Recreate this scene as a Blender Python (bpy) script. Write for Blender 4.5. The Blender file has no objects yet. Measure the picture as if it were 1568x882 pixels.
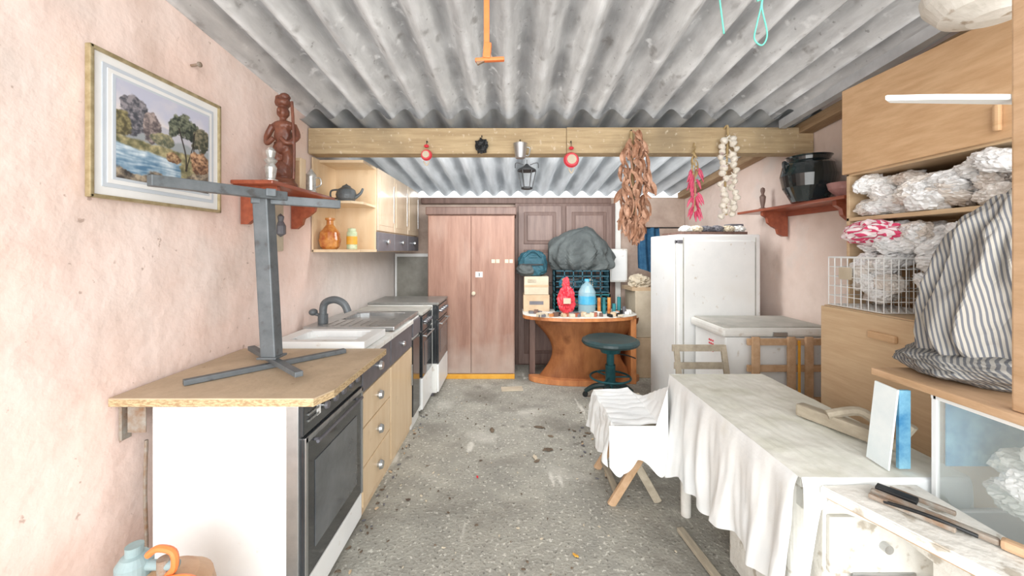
import bpy, bmesh, math, random
from mathutils import Vector, Matrix, Euler, noise
random.seed(4)
R=random.random
def U(a,b): return a+(b-a)*R()
def lin(v): return v/12.92 if v<=.04045 else ((v+.055)/1.055)**2.4
def C(h):
    return tuple(lin(int(h[i:i+2],16)/255) for i in (0,2,4))+(1,)
sc=bpy.context.scene
# ---------------------------------------------------------------- materials
def M(name,c1,c2=None,sc_=6,st=(1,1,1),rough=.6,metal=0,bump=0,bs=40,pos=(.35,.65),trans=0,alpha=1,coat=0,sheen=0,detail=6,c3=None,rot=(0,0,0)):
    m=bpy.data.materials.new(name); m.use_nodes=True
    nt=m.node_tree; N=nt.nodes; L=nt.links; p=N['Principled BSDF']
    p.inputs['Roughness'].default_value=rough; p.inputs['Metallic'].default_value=metal
    p.inputs['Transmission Weight'].default_value=trans; p.inputs['Alpha'].default_value=alpha
    p.inputs['Coat Weight'].default_value=coat
    tc=N.new('ShaderNodeTexCoord'); mp=N.new('ShaderNodeMapping'); mp.inputs['Scale'].default_value=st; mp.inputs['Rotation'].default_value=rot
    L.new(tc.outputs['Object'],mp.inputs['Vector'])
    c2=c2 or c1
    nz=N.new('ShaderNodeTexNoise'); nz.inputs['Scale'].default_value=sc_; nz.inputs['Detail'].default_value=detail; nz.inputs['Roughness'].default_value=.65
    L.new(mp.outputs[0],nz.inputs['Vector'])
    r=N.new('ShaderNodeValToRGB'); r.color_ramp.elements[0].position=pos[0]; r.color_ramp.elements[1].position=pos[1]
    r.color_ramp.elements[0].color=C(c1); r.color_ramp.elements[1].color=C(c2)
    if c3:
        e=r.color_ramp.elements.new(min(.98,pos[1]+.1)); e.color=C(c3)
    L.new(nz.outputs['Fac'],r.inputs[0]); L.new(r.outputs[0],p.inputs['Base Color'])
    if bump:
        n2=N.new('ShaderNodeTexNoise'); n2.inputs['Scale'].default_value=bs; n2.inputs['Detail'].default_value=5
        L.new(mp.outputs[0],n2.inputs['Vector'])
        b=N.new('ShaderNodeBump'); b.inputs['Strength'].default_value=bump; b.inputs['Distance'].default_value=.02
        L.new(n2.outputs['Fac'],b.inputs['Height']); L.new(b.outputs[0],p.inputs['Normal'])
    return m
def mixin(m,c,scale,lo,hi,st=(1,1,1),amount=1,tex='noise',coord='Object'):
    """layer a second colour over base colour through a noise/height mask"""
    nt=m.node_tree; N=nt.nodes; L=nt.links; p=N['Principled BSDF']
    src=p.inputs['Base Color'].links[0].from_socket
    tc=N.new('ShaderNodeTexCoord'); mp=N.new('ShaderNodeMapping'); mp.inputs['Scale'].default_value=st; L.new(tc.outputs[coord],mp.inputs[0])
    if tex=='noise':
        t=N.new('ShaderNodeTexNoise'); t.inputs['Scale'].default_value=scale; t.inputs['Detail'].default_value=7; L.new(mp.outputs[0],t.inputs['Vector']); o=t.outputs['Fac']
    elif tex=='flute_shading':  # cosine mask along the corrugation, for rib shading painted into the colour
        s=N.new('ShaderNodeSeparateXYZ'); L.new(tc.outputs['Object'],s.inputs[0])
        a=N.new('ShaderNodeMath'); a.operation='MULTIPLY_ADD'; L.new(s.outputs['X'],a.inputs[0]); a.inputs[1].default_value=2*math.pi/.21; a.inputs[2].default_value=1.6*2*math.pi/.21
        c_=N.new('ShaderNodeMath'); c_.operation='COSINE'; L.new(a.outputs[0],c_.inputs[0])
        t=N.new('ShaderNodeTexNoise'); t.inputs['Scale'].default_value=scale; t.inputs['Detail'].default_value=7; L.new(mp.outputs[0],t.inputs['Vector'])
        d=N.new('ShaderNodeMath'); d.operation='MULTIPLY_ADD'; L.new(t.outputs['Fac'],d.inputs[0]); d.inputs[1].default_value=2.4; L.new(c_.outputs[0],d.inputs[2]); o=d.outputs[0]
    else:
        s=N.new('ShaderNodeSeparateXYZ'); g=N.new('ShaderNodeNewGeometry'); L.new(g.outputs['Position'],s.inputs[0]); o=s.outputs[tex]
        t=N.new('ShaderNodeTexNoise'); t.inputs['Scale'].default_value=scale; t.inputs['Detail'].default_value=6; L.new(mp.outputs[0],t.inputs['Vector'])
        a=N.new('ShaderNodeMath'); a.operation='MULTIPLY_ADD'; L.new(t.outputs['Fac'],a.inputs[0]); a.inputs[1].default_value=.5; L.new(o,a.inputs[2])
        o=a.outputs[0]
    mr=N.new('ShaderNodeMapRange'); mr.inputs['From Min'].default_value=lo; mr.inputs['From Max'].default_value=hi; mr.inputs['To Max'].default_value=amount
    L.new(o,mr.inputs['Value'])
    mx=N.new('ShaderNodeMix'); mx.data_type='RGBA'; L.new(mr.outputs[0],mx.inputs['Factor']); L.new(src,mx.inputs[6]); mx.inputs[7].default_value=C(c)
    L.new(mx.outputs[2],p.inputs['Base Color'])
    return m
pinkw=M('plaster_pink','EFD5C9','F4E1D8',2.2,rough=.9,bump=.35,bs=14)
mixin(pinkw,'DBBFB1',3.5,.5,.75,amount=.55); mixin(pinkw,'E6DDD6',1.7,.5,.65,amount=.5)
mixin(pinkw,'8F6F5C',26,.69,.73,amount=.5); mixin(pinkw,'B4947F',2.2,.60,.75,st=(1,1,.45),amount=.45)
mixin(pinkw,'B08A72',9,.75,.25,tex='Z',amount=.4)
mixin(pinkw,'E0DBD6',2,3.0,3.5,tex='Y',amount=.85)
pinkr=M('plaster_right','E2CEC3','EADBD2',2,rough=.9,bump=.35,bs=14); mixin(pinkr,'BFA494',4,.48,.75,amount=.55); mixin(pinkr,'D8D0CA',3,.6,.75,amount=.8)
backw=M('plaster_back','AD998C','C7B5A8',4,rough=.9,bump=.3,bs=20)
conc=M('concrete_floor','908F87','B1AFA4',3.5,rough=.85,bump=.35,bs=60,detail=10,pos=(.3,.7)); mixin(conc,'D6D4CA',45,.59,.64,amount=.75); mixin(conc,'57544E',60,.61,.66,amount=.7); mixin(conc,'6A665E',1.8,.50,.66,amount=.6); mixin(conc,'CFCDC4',2.3,.58,.70,amount=.55); mixin(conc,'4F4A43',5,.66,.72,amount=.6); mixin(conc,'E3E1D8',1.3,.64,.68,st=(4,1,1),amount=.65)
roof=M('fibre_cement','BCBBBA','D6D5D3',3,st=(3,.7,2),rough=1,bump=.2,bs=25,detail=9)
mixin(roof,'7E7E7F',5,1.3,2.4,st=(1,.6,1),amount=.62,tex='flute_shading'); mixin(roof,'EEEDEC',6,.45,-.25,st=(1,.5,1),amount=.6,tex='flute_shading'); mixin(roof,'85817D',9,.60,.72,st=(1.6,1,1),amount=.5); mixin(roof,'EBEAE8',14,.62,.72,amount=.5); mixin(roof,'6F6B68',38,.67,.72,amount=.4)  # first two layers paint shaded recesses and lit ribs; the others are stains
roof2=M('fibre_cement_back','B8BCBE','D8DBDD',2,st=(5,.5,2),rough=.5,bump=.1,bs=20); mixin(roof2,'6C7378',4,1.2,2.2,st=(1,.5,1),amount=.6,tex='flute_shading')  # shade of the corrugation recesses painted into the back sheet's colour
roofs=M('grey_board','A9ABAE','C9CBCD',3,rough=.9)
beamw=M('beam_timber','A8916F','C4AE8A',4,st=(.6,6,8),rough=.8,bump=.3,bs=20); mixin(beamw,'877860',2,.52,.72,amount=.7); mixin(beamw,'DCCFB9',30,.62,.7,amount=.6)
timber=M('old_timber','8E7355','AF9474',5,st=(6,.6,6),rough=.8,bump=.3,bs=20)
white=M('white_enamel','E6E9E9','F1F3F2',3,rough=.35); mixin(white,'B9A98F',18,.67,.75,amount=.5); mixin(white,'C9C6BC',3,.55,.8,amount=.4)
whited=M('white_enamel_dirty','D5D6D1','E8E8E4',3,rough=.45); mixin(whited,'9C8468',14,.60,.75,amount=.6)
greytop=M('freezer_top_grey','A4A49D','BAB8B1',8,rough=.7)
chip=M('worktop_laminate','B9A48A','C9B499',9,rough=.6,bump=.1,bs=50); mixin(chip,'A28C72',3,.5,.75,amount=.55); mixin(chip,'8A7358',22,.66,.72,amount=.5)
chipe=M('worktop_edge','A08562','CDB68F',60,st=(1,1,4),rough=.7,pos=(.42,.58))
steel=M('painted_steel_grey','5F666A','73797D',9,rough=.5,metal=.3); mixin(steel,'4A4542',20,.6,.7,amount=.6)
black=M('black_glass','26292C','34373A',3,rough=.12,coat=.4)
blackg=M('oven_window','4A4E52','64686C',3,rough=.15,coat=.3)
dgrey=M('drawer_grey','5C5C62','6F6E74',5,rough=.4)
chrome=M('chrome','B8BBBD','D5D7D8',4,rough=.2,metal=.9)
alu=M('brushed_steel','A6A9AA','C4C6C6',4,st=(1,8,1),rough=.32,metal=.8)
pale=M('cupboard_beech','D8BD98','E2CCAC',3,st=(4,4,.5),rough=.4,coat=.15); mixin(pale,'B4966F',9,.6,.75,amount=.4)
palec=M('cupboard_door_cream','B9A48A','D2C1A8',2,st=(3,1,.5),rough=.2,coat=.6)
beech=M('hutch_beech','C7A078','D8B48C',3,st=(2,2,12),rough=.45,coat=.1)
beech2=M('hutch_beech_light','CBAC88','DAC09C',3,st=(1.2,1.2,12),rough=.5)
redw=M('mahogany_red','8C4630','A85A3E',5,st=(5,.8,5),rough=.35,coat=.4)
oran=M('desk_veneer','AE6C42','D38F5A',3,st=(3,3,.8),rough=.35,coat=.3); mixin(oran,'84492B',4,.56,.68,amount=.65)
brown=M('wardrobe_brown','876354','9F7B6A',3,st=(5,5,.5),rough=.5,bump=.1,bs=30); mixin(brown,'B9ACA2',5,.72,.25,tex='Z',amount=.8); mixin(brown,'B39A8C',2.5,.52,.75,st=(2,2,.6),amount=.5)
dbrown=M('dark_brown_wood','5E463E','755C52',4,st=(6,6,.6),rough=.5)
dbrown2=M('dark_brown_panel','6F5850','877067',4,st=(6,6,.6),rough=.45)
cloth=M('tablecloth','E6EAEB','F2F3F1',3,rough=.85,bump=.2,bs=12); mixin(cloth,'D5D0BC',4,.58,.78,amount=.5)
clothtop=M('tablecloth_worn','DEDFD4','EDEDE5',5,rough=.85,bump=.12,bs=25); mixin(clothtop,'CDCEBC',7,.48,.68,amount=.6)
peel=M('peeling_paint','D8D6CE','E9E7E0',6,rough=.8,bump=.3,bs=30); mixin(peel,'A0937F',14,.60,.66,amount=.7)
rawwood=M('raw_wood','B4926E','CBA988',5,st=(3,.6,3),rough=.7,bump=.2,bs=25)
greyw=M('weathered_wood','9B917F','B9AF9C',5,st=(3,.6,3),rough=.8,bump=.2,bs=25)
gold=M('gold_frame','A0906A','BFB08C',30,rough=.35,metal=.4)
matw=M('mount_white','E8E8E6','F0F0EE',4,rough=.8)
matg=M('mount_grey','C3CBD4','CDD4DB',4,rough=.8)
plast=M('plastic_bag','DADADA','F5F5F4',4,rough=.22,coat=.4,bump=.4,bs=18); mixin(plast,'A5A19D',7,.60,.72,amount=.5)
plast2=M('plastic_bag_tinted','CCC2B8','ECE8E3',4,rough=.22,coat=.4,bump=.4,bs=18); mixin(plast2,'A58A75',6,.58,.70,amount=.55)
glassm=M('clear_glass','DCE8E6','E6F0EE',2,rough=.05,alpha=.18)
teal=M('teal_plastic','1E6268','2B7C84',5,rough=.35)
tealbag=M('teal_cloth_bag','214855','2E5F6E',8,rough=.7,bump=.3,bs=18)
gcloth=M('grey_tarpaulin','454B4C','5C6363',4,rough=.8,bump=.4,bs=10)
blkg=M('stool_vinyl','1F3436','2C4547',5,rough=.4)
stoolp=M('stool_metal','174A50','236068',5,rough=.4,metal=.3)
redp=M('red_plastic','D0283A','E34A55',6,rough=.35)
blue=M('blue_plastic','3E9CC4','62B8D8',5,rough=.3)
water=M('water_bottle','A9D3E0','C8E4EC',4,rough=.1,alpha=.45)
card=M('cardboard','B79E80','CDB698',5,rough=.8)
cardw=M('carton_pale','BDB09A','D0C5B0',6,rough=.8)
orange=M('orange_rubber','E2743A','EC8C50',5,rough=.5)
gasb=M('gas_bottle_paint','B7906E','C9A482',5,rough=.5); mixin(gasb,'8B5A3A',8,.55,.7,amount=.7)
gasg=M('regulator_grey','7E9396','93A7A9',6,rough=.5)
pot=M('glazed_pot','141C1E','263236',5,rough=.12,coat=.7); mixin(pot,'4C7468',6,.6,.8,amount=.5)
statuew=M('carved_wood','5A3226','7E4B36',14,rough=.5,coat=.15)
garl=M('garlic_skin','DDD5C6','EFE9DD',30,rough=.6); mixin(garl,'B598A0',25,.58,.7,amount=.6)
stalk=M('dry_stalk','A78E62','C3AC80',20,rough=.8)
leafm=M('dry_leaf','9C6F54','CCA288',12,rough=.75,pos=(.4,.6))
pinkp=M('pink_pepper','C23358','E36A86',14,rough=.4)
mintst=M('mint_string','5FCFB5','7FDCC6',8,rough=.6)
iron=M('black_iron','202122','333435',10,rough=.5,metal=.5)
rust=M('rusty_iron','8C6C50','A5A29A',18,rough=.7,metal=.3)
foam=M('dirty_white_shade','DAD7CE','F0EEE8',7,rough=.6,bump=.2,bs=20); mixin(foam,'9B8468',16,.58,.66,amount=.8)
ltblue=M('pale_blue_sheet','D3DFE2','E8EEEE',4,rough=.5)
picblue=M('printed_blue_card','3A7CA8','8CC0D4',9,rough=.5)
yel=M('yellow_tape','D99A2A','E6B04A',9,rough=.5)
greenb=M('green_label','9DB27A','D6DCC0',16,rough=.5)
amber=M('amber_bottle','A3491F','D89A50',14,rough=.2,coat=.4)
leafd=M('floor_leaf','4C3F34','7E6E5C',25,rough=.8)
bedding=M('tank_contents','A9AEA8','E0E1DC',6,rough=.5,bump=.4,bs=14)
silver=M('silver_glaze','A8A8A4','E2E2DE',30,rough=.25,metal=.6)
def stripes(name,ca,cb,scale,rot,dist,thr=(.35,.45)):
    m=M(name,ca,ca,5,rough=.85,bump=.2,bs=15)
    nt=m.node_tree;N=nt.nodes;L=nt.links;p=N['Principled BSDF']
    tc=N.new('ShaderNodeTexCoord'); mp=N.new('ShaderNodeMapping'); mp.inputs['Rotation'].default_value=rot; L.new(tc.outputs['Object'],mp.inputs[0])
    w=N.new('ShaderNodeTexWave'); w.inputs['Scale'].default_value=scale; w.inputs['Distortion'].default_value=dist; w.inputs['Detail'].default_value=1; w.inputs['Detail Scale'].default_value=.35
    L.new(mp.outputs[0],w.inputs['Vector']); r=N.new('ShaderNodeValToRGB'); r.color_ramp.elements[0].position=thr[0]; r.color_ramp.elements[1].position=thr[1]
    r.color_ramp.elements[0].color=C(cb); r.color_ramp.elements[1].color=C(ca); L.new(w.outputs['Fac'],r.inputs[0]); L.new(r.outputs[0],p.inputs['Base Color'])
    return m
striped=stripes('striped_ticking','ADA9A0','666970',27,(0,.25,.9),3.0,(.3,.55))
stripedark=stripes('striped_ticking_dark','96948E','5C5E62',32,(0,1.2,.7),5,(.35,.6))
pinkstripe=stripes('pink_striped_plastic','F0E4E6','D4466E',14,(.6,.5,0),3)
# ---------------------------------------------------------------- builder
class B:
    def __init__(s,name): s.name=name; s.bm=bmesh.new(); s.mats=[]
    def add(s,t,mat,smooth=False):
        if mat not in s.mats: s.mats.append(mat)
        i=s.mats.index(mat)
        bmesh.ops.recalc_face_normals(t,faces=t.faces)
        for f in t.faces: f.material_index=i; f.smooth=(smooth and not f.tag)
        me=bpy.data.meshes.new('t'); t.to_mesh(me); t.free(); s.bm.from_mesh(me); bpy.data.meshes.remove(me)
    def obox(s,c,d,mat,rot=(0,0,0),bev=0,M4=None):
        t=bmesh.new(); mt=Matrix.Translation(c)@(M4 if M4 else Euler(rot).to_matrix().to_4x4())@Matrix.Diagonal((d[0],d[1],d[2],1))
        bmesh.ops.create_cube(t,size=1,matrix=mt)
        if bev: bmesh.ops.bevel(t,geom=t.edges[:],offset=min(bev,min(d)*.45),segments=2,affect='EDGES',profile=.6)
        s.add(t,mat)
    def box(s,x0,x1,y0,y1,z0,z1,mat,bev=0): s.obox(((x0+x1)/2,(y0+y1)/2,(z0+z1)/2),(abs(x1-x0),abs(y1-y0),abs(z1-z0)),mat,bev=bev)
    def bar(s,p0,p1,w,h,mat,bev=0,up=(0,0,1)):
        p0=Vector(p0);p1=Vector(p1);d=(p1-p0);l=d.length;d.normalize();u=Vector(up)
        if abs(d.dot(u))>.98: u=Vector((0,1,0))
        a=u.cross(d).normalized(); b=d.cross(a)
        m=Matrix((d,a,b)).transposed().to_4x4(); s.obox((p0+p1)/2,(l,w,h),mat,M4=m,bev=bev)
    def cyl(s,p0,p1,r,mat,r2=None,seg=20):
        p0=Vector(p0);p1=Vector(p1);d=p1-p0;t=bmesh.new()
        m=Matrix.Translation((p0+p1)/2)@d.to_track_quat('Z','Y').to_matrix().to_4x4()
        bmesh.ops.create_cone(t,cap_ends=True,segments=seg,radius1=r,radius2=r if r2 is None else r2,depth=d.length,matrix=m)
        for f in t.faces:
            if len(f.verts)>4: f.tag=True
        s.add(t,mat,True)
    def lathe(s,c,prof,mat,seg=28,rot=(0,0,0),wob=0):
        t=bmesh.new(); m=Matrix.Translation(c)@Euler(rot).to_matrix().to_4x4(); rings=[]
        for (r,z) in prof:
            rings.append([t.verts.new(m@Vector((max(r,1e-4)*math.cos(2*math.pi*k/seg),max(r,1e-4)*math.sin(2*math.pi*k/seg),z))) for k in range(seg)])
        for a,b in zip(rings,rings[1:]):
            for k in range(seg): t.faces.new((a[k],a[(k+1)%seg],b[(k+1)%seg],b[k]))
        t.faces.new(rings[0][::-1]); t.faces.new(rings[-1])
        s.add(t,mat,True)
    def tube(s,pts,r,mat,seg=8,closed=False,radii=None,sub=5):
        P=[Vector(p) for p in pts]; n=len(P); out=[];rr=[]
        def g(i): return P[i%n] if closed else P[max(0,min(n-1,i))]
        def gr(i): 
            if not radii: return r
            return radii[i%n] if closed else radii[max(0,min(n-1,i))]
        for i in range(n if closed else n-1):
            for k in range(sub):
                t=k/sub;a,b,c,d=g(i-1),g(i),g(i+1),g(i+2)
                out.append(.5*((2*b)+(c-a)*t+(2*a-5*b+4*c-d)*t*t+(3*b-a-3*c+d)*t**3)); rr.append(gr(i)*(1-t)+gr(i+1)*t)
        if not closed: out.append(P[-1]); rr.append(gr(n-1))
        t=bmesh.new(); rings=[]; m=len(out); prev=None
        for i in range(m):
            d=(out[(i+1)%m]-out[i-1]) if closed or 0<i<m-1 else (out[1]-out[0] if i==0 else out[-1]-out[-2])
            if d.length<1e-8: d=Vector((0,0,1))
            d.normalize()
            if prev is None: a=d.orthogonal().normalized()
            else:
                a=prev-d*prev.dot(d); a=a.normalized() if a.length>1e-5 else d.orthogonal().normalized()
            prev=a; b=d.cross(a)
            rings.append([t.verts.new(out[i]+(a*math.cos(2*math.pi*k/seg)+b*math.sin(2*math.pi*k/seg))*rr[i]) for k in range(seg)])
        for i in range(m if closed else m-1):
            A=rings[i];Bq=rings[(i+1)%m]
            for k in range(seg): t.faces.new((A[k],A[(k+1)%seg],Bq[(k+1)%seg],Bq[k]))
        if not closed: t.faces.new(rings[0][::-1]); t.faces.new(rings[-1])
        s.add(t,mat,True)
    def surf(s,fn,nu,nv,mat,thick=0,smooth=True):
        t=bmesh.new(); V=[[t.verts.new(fn(i/nu,j/nv)) for j in range(nv+1)] for i in range(nu+1)]
        for i in range(nu):
            for j in range(nv): t.faces.new((V[i][j],V[i+1][j],V[i+1][j+1],V[i][j+1]))
        if thick: bmesh.ops.solidify(t,geom=t.faces[:],thickness=thick)
        s.add(t,mat,smooth)
    def blob(s,c,r,mat,n=.15,ns=2.5,sub=3,rot=(0,0,0),zmin=None,fn=None,crease=0,xmin=None,xmax=None):
        t=bmesh.new(); bmesh.ops.create_icosphere(t,subdivisions=sub,radius=1)
        off=Vector((U(0,50),U(0,50),U(0,50))); e=Euler(rot).to_matrix(); c=Vector(c)
        for v in t.verts:
            d=v.co.copy(); k=1+n*noise.noise(d*ns+off)
            if crease: k+=crease*(abs(noise.noise(d*ns*2.3+off))*2-.6)
            q=Vector((d.x*r[0]*k,d.y*r[1]*k,d.z*r[2]*k))
            if fn: q=fn(q,d)
            q=e@q+c
            if zmin is not None and q.z<zmin: q.z=zmin
            if xmin is not None: q.x=max(xmin,q.x)
            if xmax is not None: q.x=min(xmax,q.x)
            v.co=q
        s.add(t,mat,True)
    def crumple(s,c,r,mat,zmin=None,rot=(0,0,0),**k):
        t=bmesh.new(); bmesh.ops.create_icosphere(t,subdivisions=4,radius=1)
        off=Vector((U(0,50),U(0,50),U(0,50))); e=Euler(rot).to_matrix(); c=Vector(c)
        for v in t.verts:
            d=v.co.copy(); q=d+.5*Vector((noise.noise(d*1.7+off),noise.noise(d*1.7+off*2),noise.noise(d*1.7+off*3)))
            rid=1-abs(noise.noise(q*3.2+off))*2.2; rid2=1-abs(noise.noise(q*7+off))*2
            kk=.80+.22*noise.noise(d*1.6+off)+.19*rid+.10*rid2
            p=e@Vector((d.x*r[0]*kk,d.y*r[1]*kk,d.z*r[2]*kk))+c
            if zmin is not None and p.z<zmin: p.z=zmin
            v.co=p
        s.add(t,mat,True)
    def prism(s,pts,d,mat,bev=0,smooth=False):
        t=bmesh.new(); a=[t.verts.new(Vector(p)) for p in pts]; f=t.faces.new(a)
        r=bmesh.ops.extrude_face_region(t,geom=[f]); bmesh.ops.translate(t,verts=[v for v in r['geom'] if isinstance(v,bmesh.types.BMVert)],vec=Vector(d))
        if bev: bmesh.ops.bevel(t,geom=t.edges[:],offset=bev,segments=2,affect='EDGES')
        s.add(t,mat,smooth)
    def done(s,origin=None,mod=None):
        me=bpy.data.meshes.new(s.name); vs=[v.co for v in s.bm.verts]
        lo=Vector([min(v[i] for v in vs) for i in range(3)]); hi=Vector([max(v[i] for v in vs) for i in range(3)])
        o=Vector(((lo.x+hi.x)/2,(lo.y+hi.y)/2,lo.z)) if origin is None else Vector(origin)
        bmesh.ops.translate(s.bm,verts=s.bm.verts,vec=-o); s.bm.to_mesh(me); s.bm.free()
        for m in s.mats: me.materials.append(m)
        ob=bpy.data.objects.new(s.name,me); ob.location=o; sc.collection.objects.link(ob)
        if mod: mod(ob)
        return ob
XL,XR,YB=-1.5,2.22,4.9
def zc(y): return 2.69-.1*y
# ---------------------------------------------------------------- room shell
b=B('floor'); b.box(-6,7,-7,6.5,-.1,0,conc); b.done((0,0,0))
def plast_wall(name,x,sgn,mat):
    b=B(name)
    def fn(u,v):
        y=-.4+u*(YB+.5); z=v*2.85
        d=.012*noise.noise(Vector((y*1.3,z*1.3,x*7)))+.005*noise.noise(Vector((y*6,z*6,x)))
        return Vector((x+sgn*(d-.006 if d<.006 else 0),y,z))
    b.surf(fn,160,90,mat); b.box(x-.2 if sgn>0 else x+.02,x-.02 if sgn>0 else x+.2,-.4,YB+.1,0,2.85,mat)
    b.done((0,0,0))
plast_wall('wall_left',XL,1,pinkw); plast_wall('wall_right',XR,-1,pinkr)
b=B('wall_back'); b.box(XL,XR,YB,YB+.08,0,2.122,backw); b.done()
def sheet(name,y0,y1,dz,mat,x0=XL-.1,x1=XR+.1,A=.042,th=.007):
    b=B(name); P=.21
    b.surf(lambda u,v: Vector((x0+u*(x1-x0),y0+v*(y1-y0),zc(y0+v*(y1-y0))+dz+A*math.cos(2*math.pi*(x0+u*(x1-x0)+1.6)/P)+.004*noise.noise(Vector((u*9,v*5,0))))),420,24,mat,th)
    return b.done((0,0,0))
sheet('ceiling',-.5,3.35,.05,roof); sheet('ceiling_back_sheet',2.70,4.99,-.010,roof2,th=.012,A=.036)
b=B('ceiling_beam'); b.box(XL,.40,2.80,2.92,2.155,2.345,beamw,.006); b.box(.402,XR,2.80,2.92,2.16,2.35,beamw,.006)
b.done()
b=B('wall_plate_timber')
b.bar((2.16,-.3,zc(-.3)-.07),(2.16,4.85,zc(4.85)-.07),.1,.07,timber); b.done()
b=B('rafter_grey'); b.bar((1.98,-.3,zc(-.3)-.035),(1.98,2.79,zc(2.79)-.045),.05,.06,roofs); b.done()
b=B('back_header_timber'); b.box(-1.15,1.25,4.8,YB,2.03,2.102,dbrown,.01); b.done()
# ---------------------------------------------------------------- picture
b=B('framed_painting')
y0,y1,z0,z1=1.33,1.93,1.635,2.175; xw=XL+.006
b.box(xw,xw+.012,y0+.01,y1-.01,z0+.01,z1-.01,matw)
for a in ((y0,y1,z0,z0+.014),(y0,y1,z1-.014,z1),(y0,y0+.014,z0,z1),(y1-.014,y1,z0,z1)): b.box(xw,xw+.022,a[0],a[1],a[2],a[3],gold,.004)
b.box(xw+.012,xw+.016,y0+.045,y1-.045,z0+.045,z1-.045,matg); b.box(xw+.016,xw+.019,y0+.06,y1-.06,z0+.06,z1-.06,matw); 
b.box(xw+.019,xw+.021,y0+.075,y1-.075,z0+.075,z1-.075,matg)
pm=M('painting_print','FFFFFF'); nt=pm.node_tree; at=nt.nodes.new('ShaderNodeAttribute'); at.attribute_name='Col'; nt.links.new(at.outputs['Color'],nt.nodes['Principled BSDF'].inputs['Base Color'])
pic_range=(y0+.085,y1-.085,z0+.085,z1-.085); px=xw+.023
ob=b.done()
def paint(u,v):
    def n(s,o=0,oct=4):
        t=0;a=1;q=s
        for k in range(oct): t+=a*noise.noise(Vector((u*q+o,v*q*.95,o+k))); a*=.55;q*=2.1
        return t*.75
    def mix(a,c,t): t=max(0,min(1,t)); return [a[i]*(1-t)+c[i]*t for i in range(3)]
    def ss(a,c,x): x=max(0,min(1,(x-a)/(c-a))); return x*x*(3-2*x)
    c=mix([.95,.90,.86],[.76,.77,.84],ss(.45,1,v)+n(3)*.5)
    c=mix(c,[.70,.71,.76],.8*ss(.02,-.02,v-(.64+.07*n(2.5,5))))
    c=mix(c,[.58,.61,.62],.8*ss(.02,-.02,v-(.54+.05*n(4,8))))
    def tree(cx,cy,rx,ry,dk,lt,o,k=.9,f=6):
        nonlocal c
        d=((u-cx)/rx)**2+((v-cy)/ry)**2+k*n(f,o,5)
        m=ss(1.0,.75,d)
        if m>0: c=mix(c,mix(dk,lt,.45+n(20,o+3,3)*1.4+.35*(v-cy)/ry-.2*(u-cx)/rx),m)
    tree(.16,.68,.13,.24,[.28,.29,.32],[.60,.58,.60],2)
    tree(.34,.62,.10,.18,[.36,.33,.34],[.68,.62,.60],12)
    tree(.03,.55,.12,.16,[.34,.32,.24],[.62,.58,.42],7)
    tree(.44,.52,.14,.08,[.36,.38,.32],[.66,.63,.50],15)
    g=.44+.04*n(5,9)
    c=mix(c,mix([.38,.38,.28],[.76,.71,.54],.5+n(12)),ss(.015,-.015,v-g))
    lk=min(ss(.01,-.02,v-(.37+.03*n(4,3)-.10*u)),ss(.02,-.02,u-(.66+.10*n(5,4))))
    c=mix(c,mix([.34,.49,.61],[.90,.94,.96],.40+n(5,1)*.7+.5*noise.noise(Vector((u*7,v*45,2)))),lk)
    rk=ss(.0,-.03,v-(.10+.10*n(5,8)+.5*max(0,u-.58)))
    c=mix(c,mix([.26,.24,.23],[.72,.66,.57],.45+n(9,8)*1.5),rk)
    tree(.70,.74,.20,.17,[.17,.20,.18],[.50,.52,.44],4,1.1,5)
    tree(.90,.64,.13,.16,[.22,.24,.20],[.54,.51,.42],24,1.0,6)
    for (t0,am,w) in ((.66,.05,.012),(.76,-.05,.009),(.84,.04,.009)):
        tx=t0+am*math.sin(v*6+t0*9)
        if .22<v<.72: c=mix(c,[.18,.16,.15],.85*ss(w,w*.5,abs(u-tx)))
    tree(.88,.36,.13,.15,[.38,.27,.21],[.80,.64,.50],6,.8,8)
    tree(.56,.34,.09,.07,[.42,.31,.24],[.78,.66,.50],16,.8,8)
    return c
me=bpy.data.meshes.new('canvas'); NU,NV=240,210; vs=[];cs=[]
a0,a1,c0,c1=pic_range
for j in range(NV+1):
    for i in range(NU+1): vs.append((px,a0+(a1-a0)*i/NU,c0+(c1-c0)*j/NV)); cs.append(paint(i/NU,j/NV))
fs=[(j*(NU+1)+i,j*(NU+1)+i+1,(j+1)*(NU+1)+i+1,(j+1)*(NU+1)+i) for j in range(NV) for i in range(NU)]
me.from_pydata(vs,[],fs); ca=me.color_attributes.new('Col','FLOAT_COLOR','POINT')
for i,c in enumerate(cs): ca.data[i].color=(lin(max(0,c[0])),lin(max(0,c[1])),lin(max(0,c[2])),1)
me.materials.append(pm); cv=bpy.data.objects.new('canvas',me); sc.collection.objects.link(cv); cv.parent=ob; cv.matrix_parent_inverse=Matrix.Translation(-ob.location)
b=B('wall_hook'); b.cyl((XL,1.78,2.31),(XL+.04,1.78,2.315),.006,rust); b.lathe((XL+.04,1.78,2.315),[(.0,-.008),(.012,-.004),(.012,.004),(0,.008)],rust,rot=(0,1.57,0),seg=12); b.done()
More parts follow.
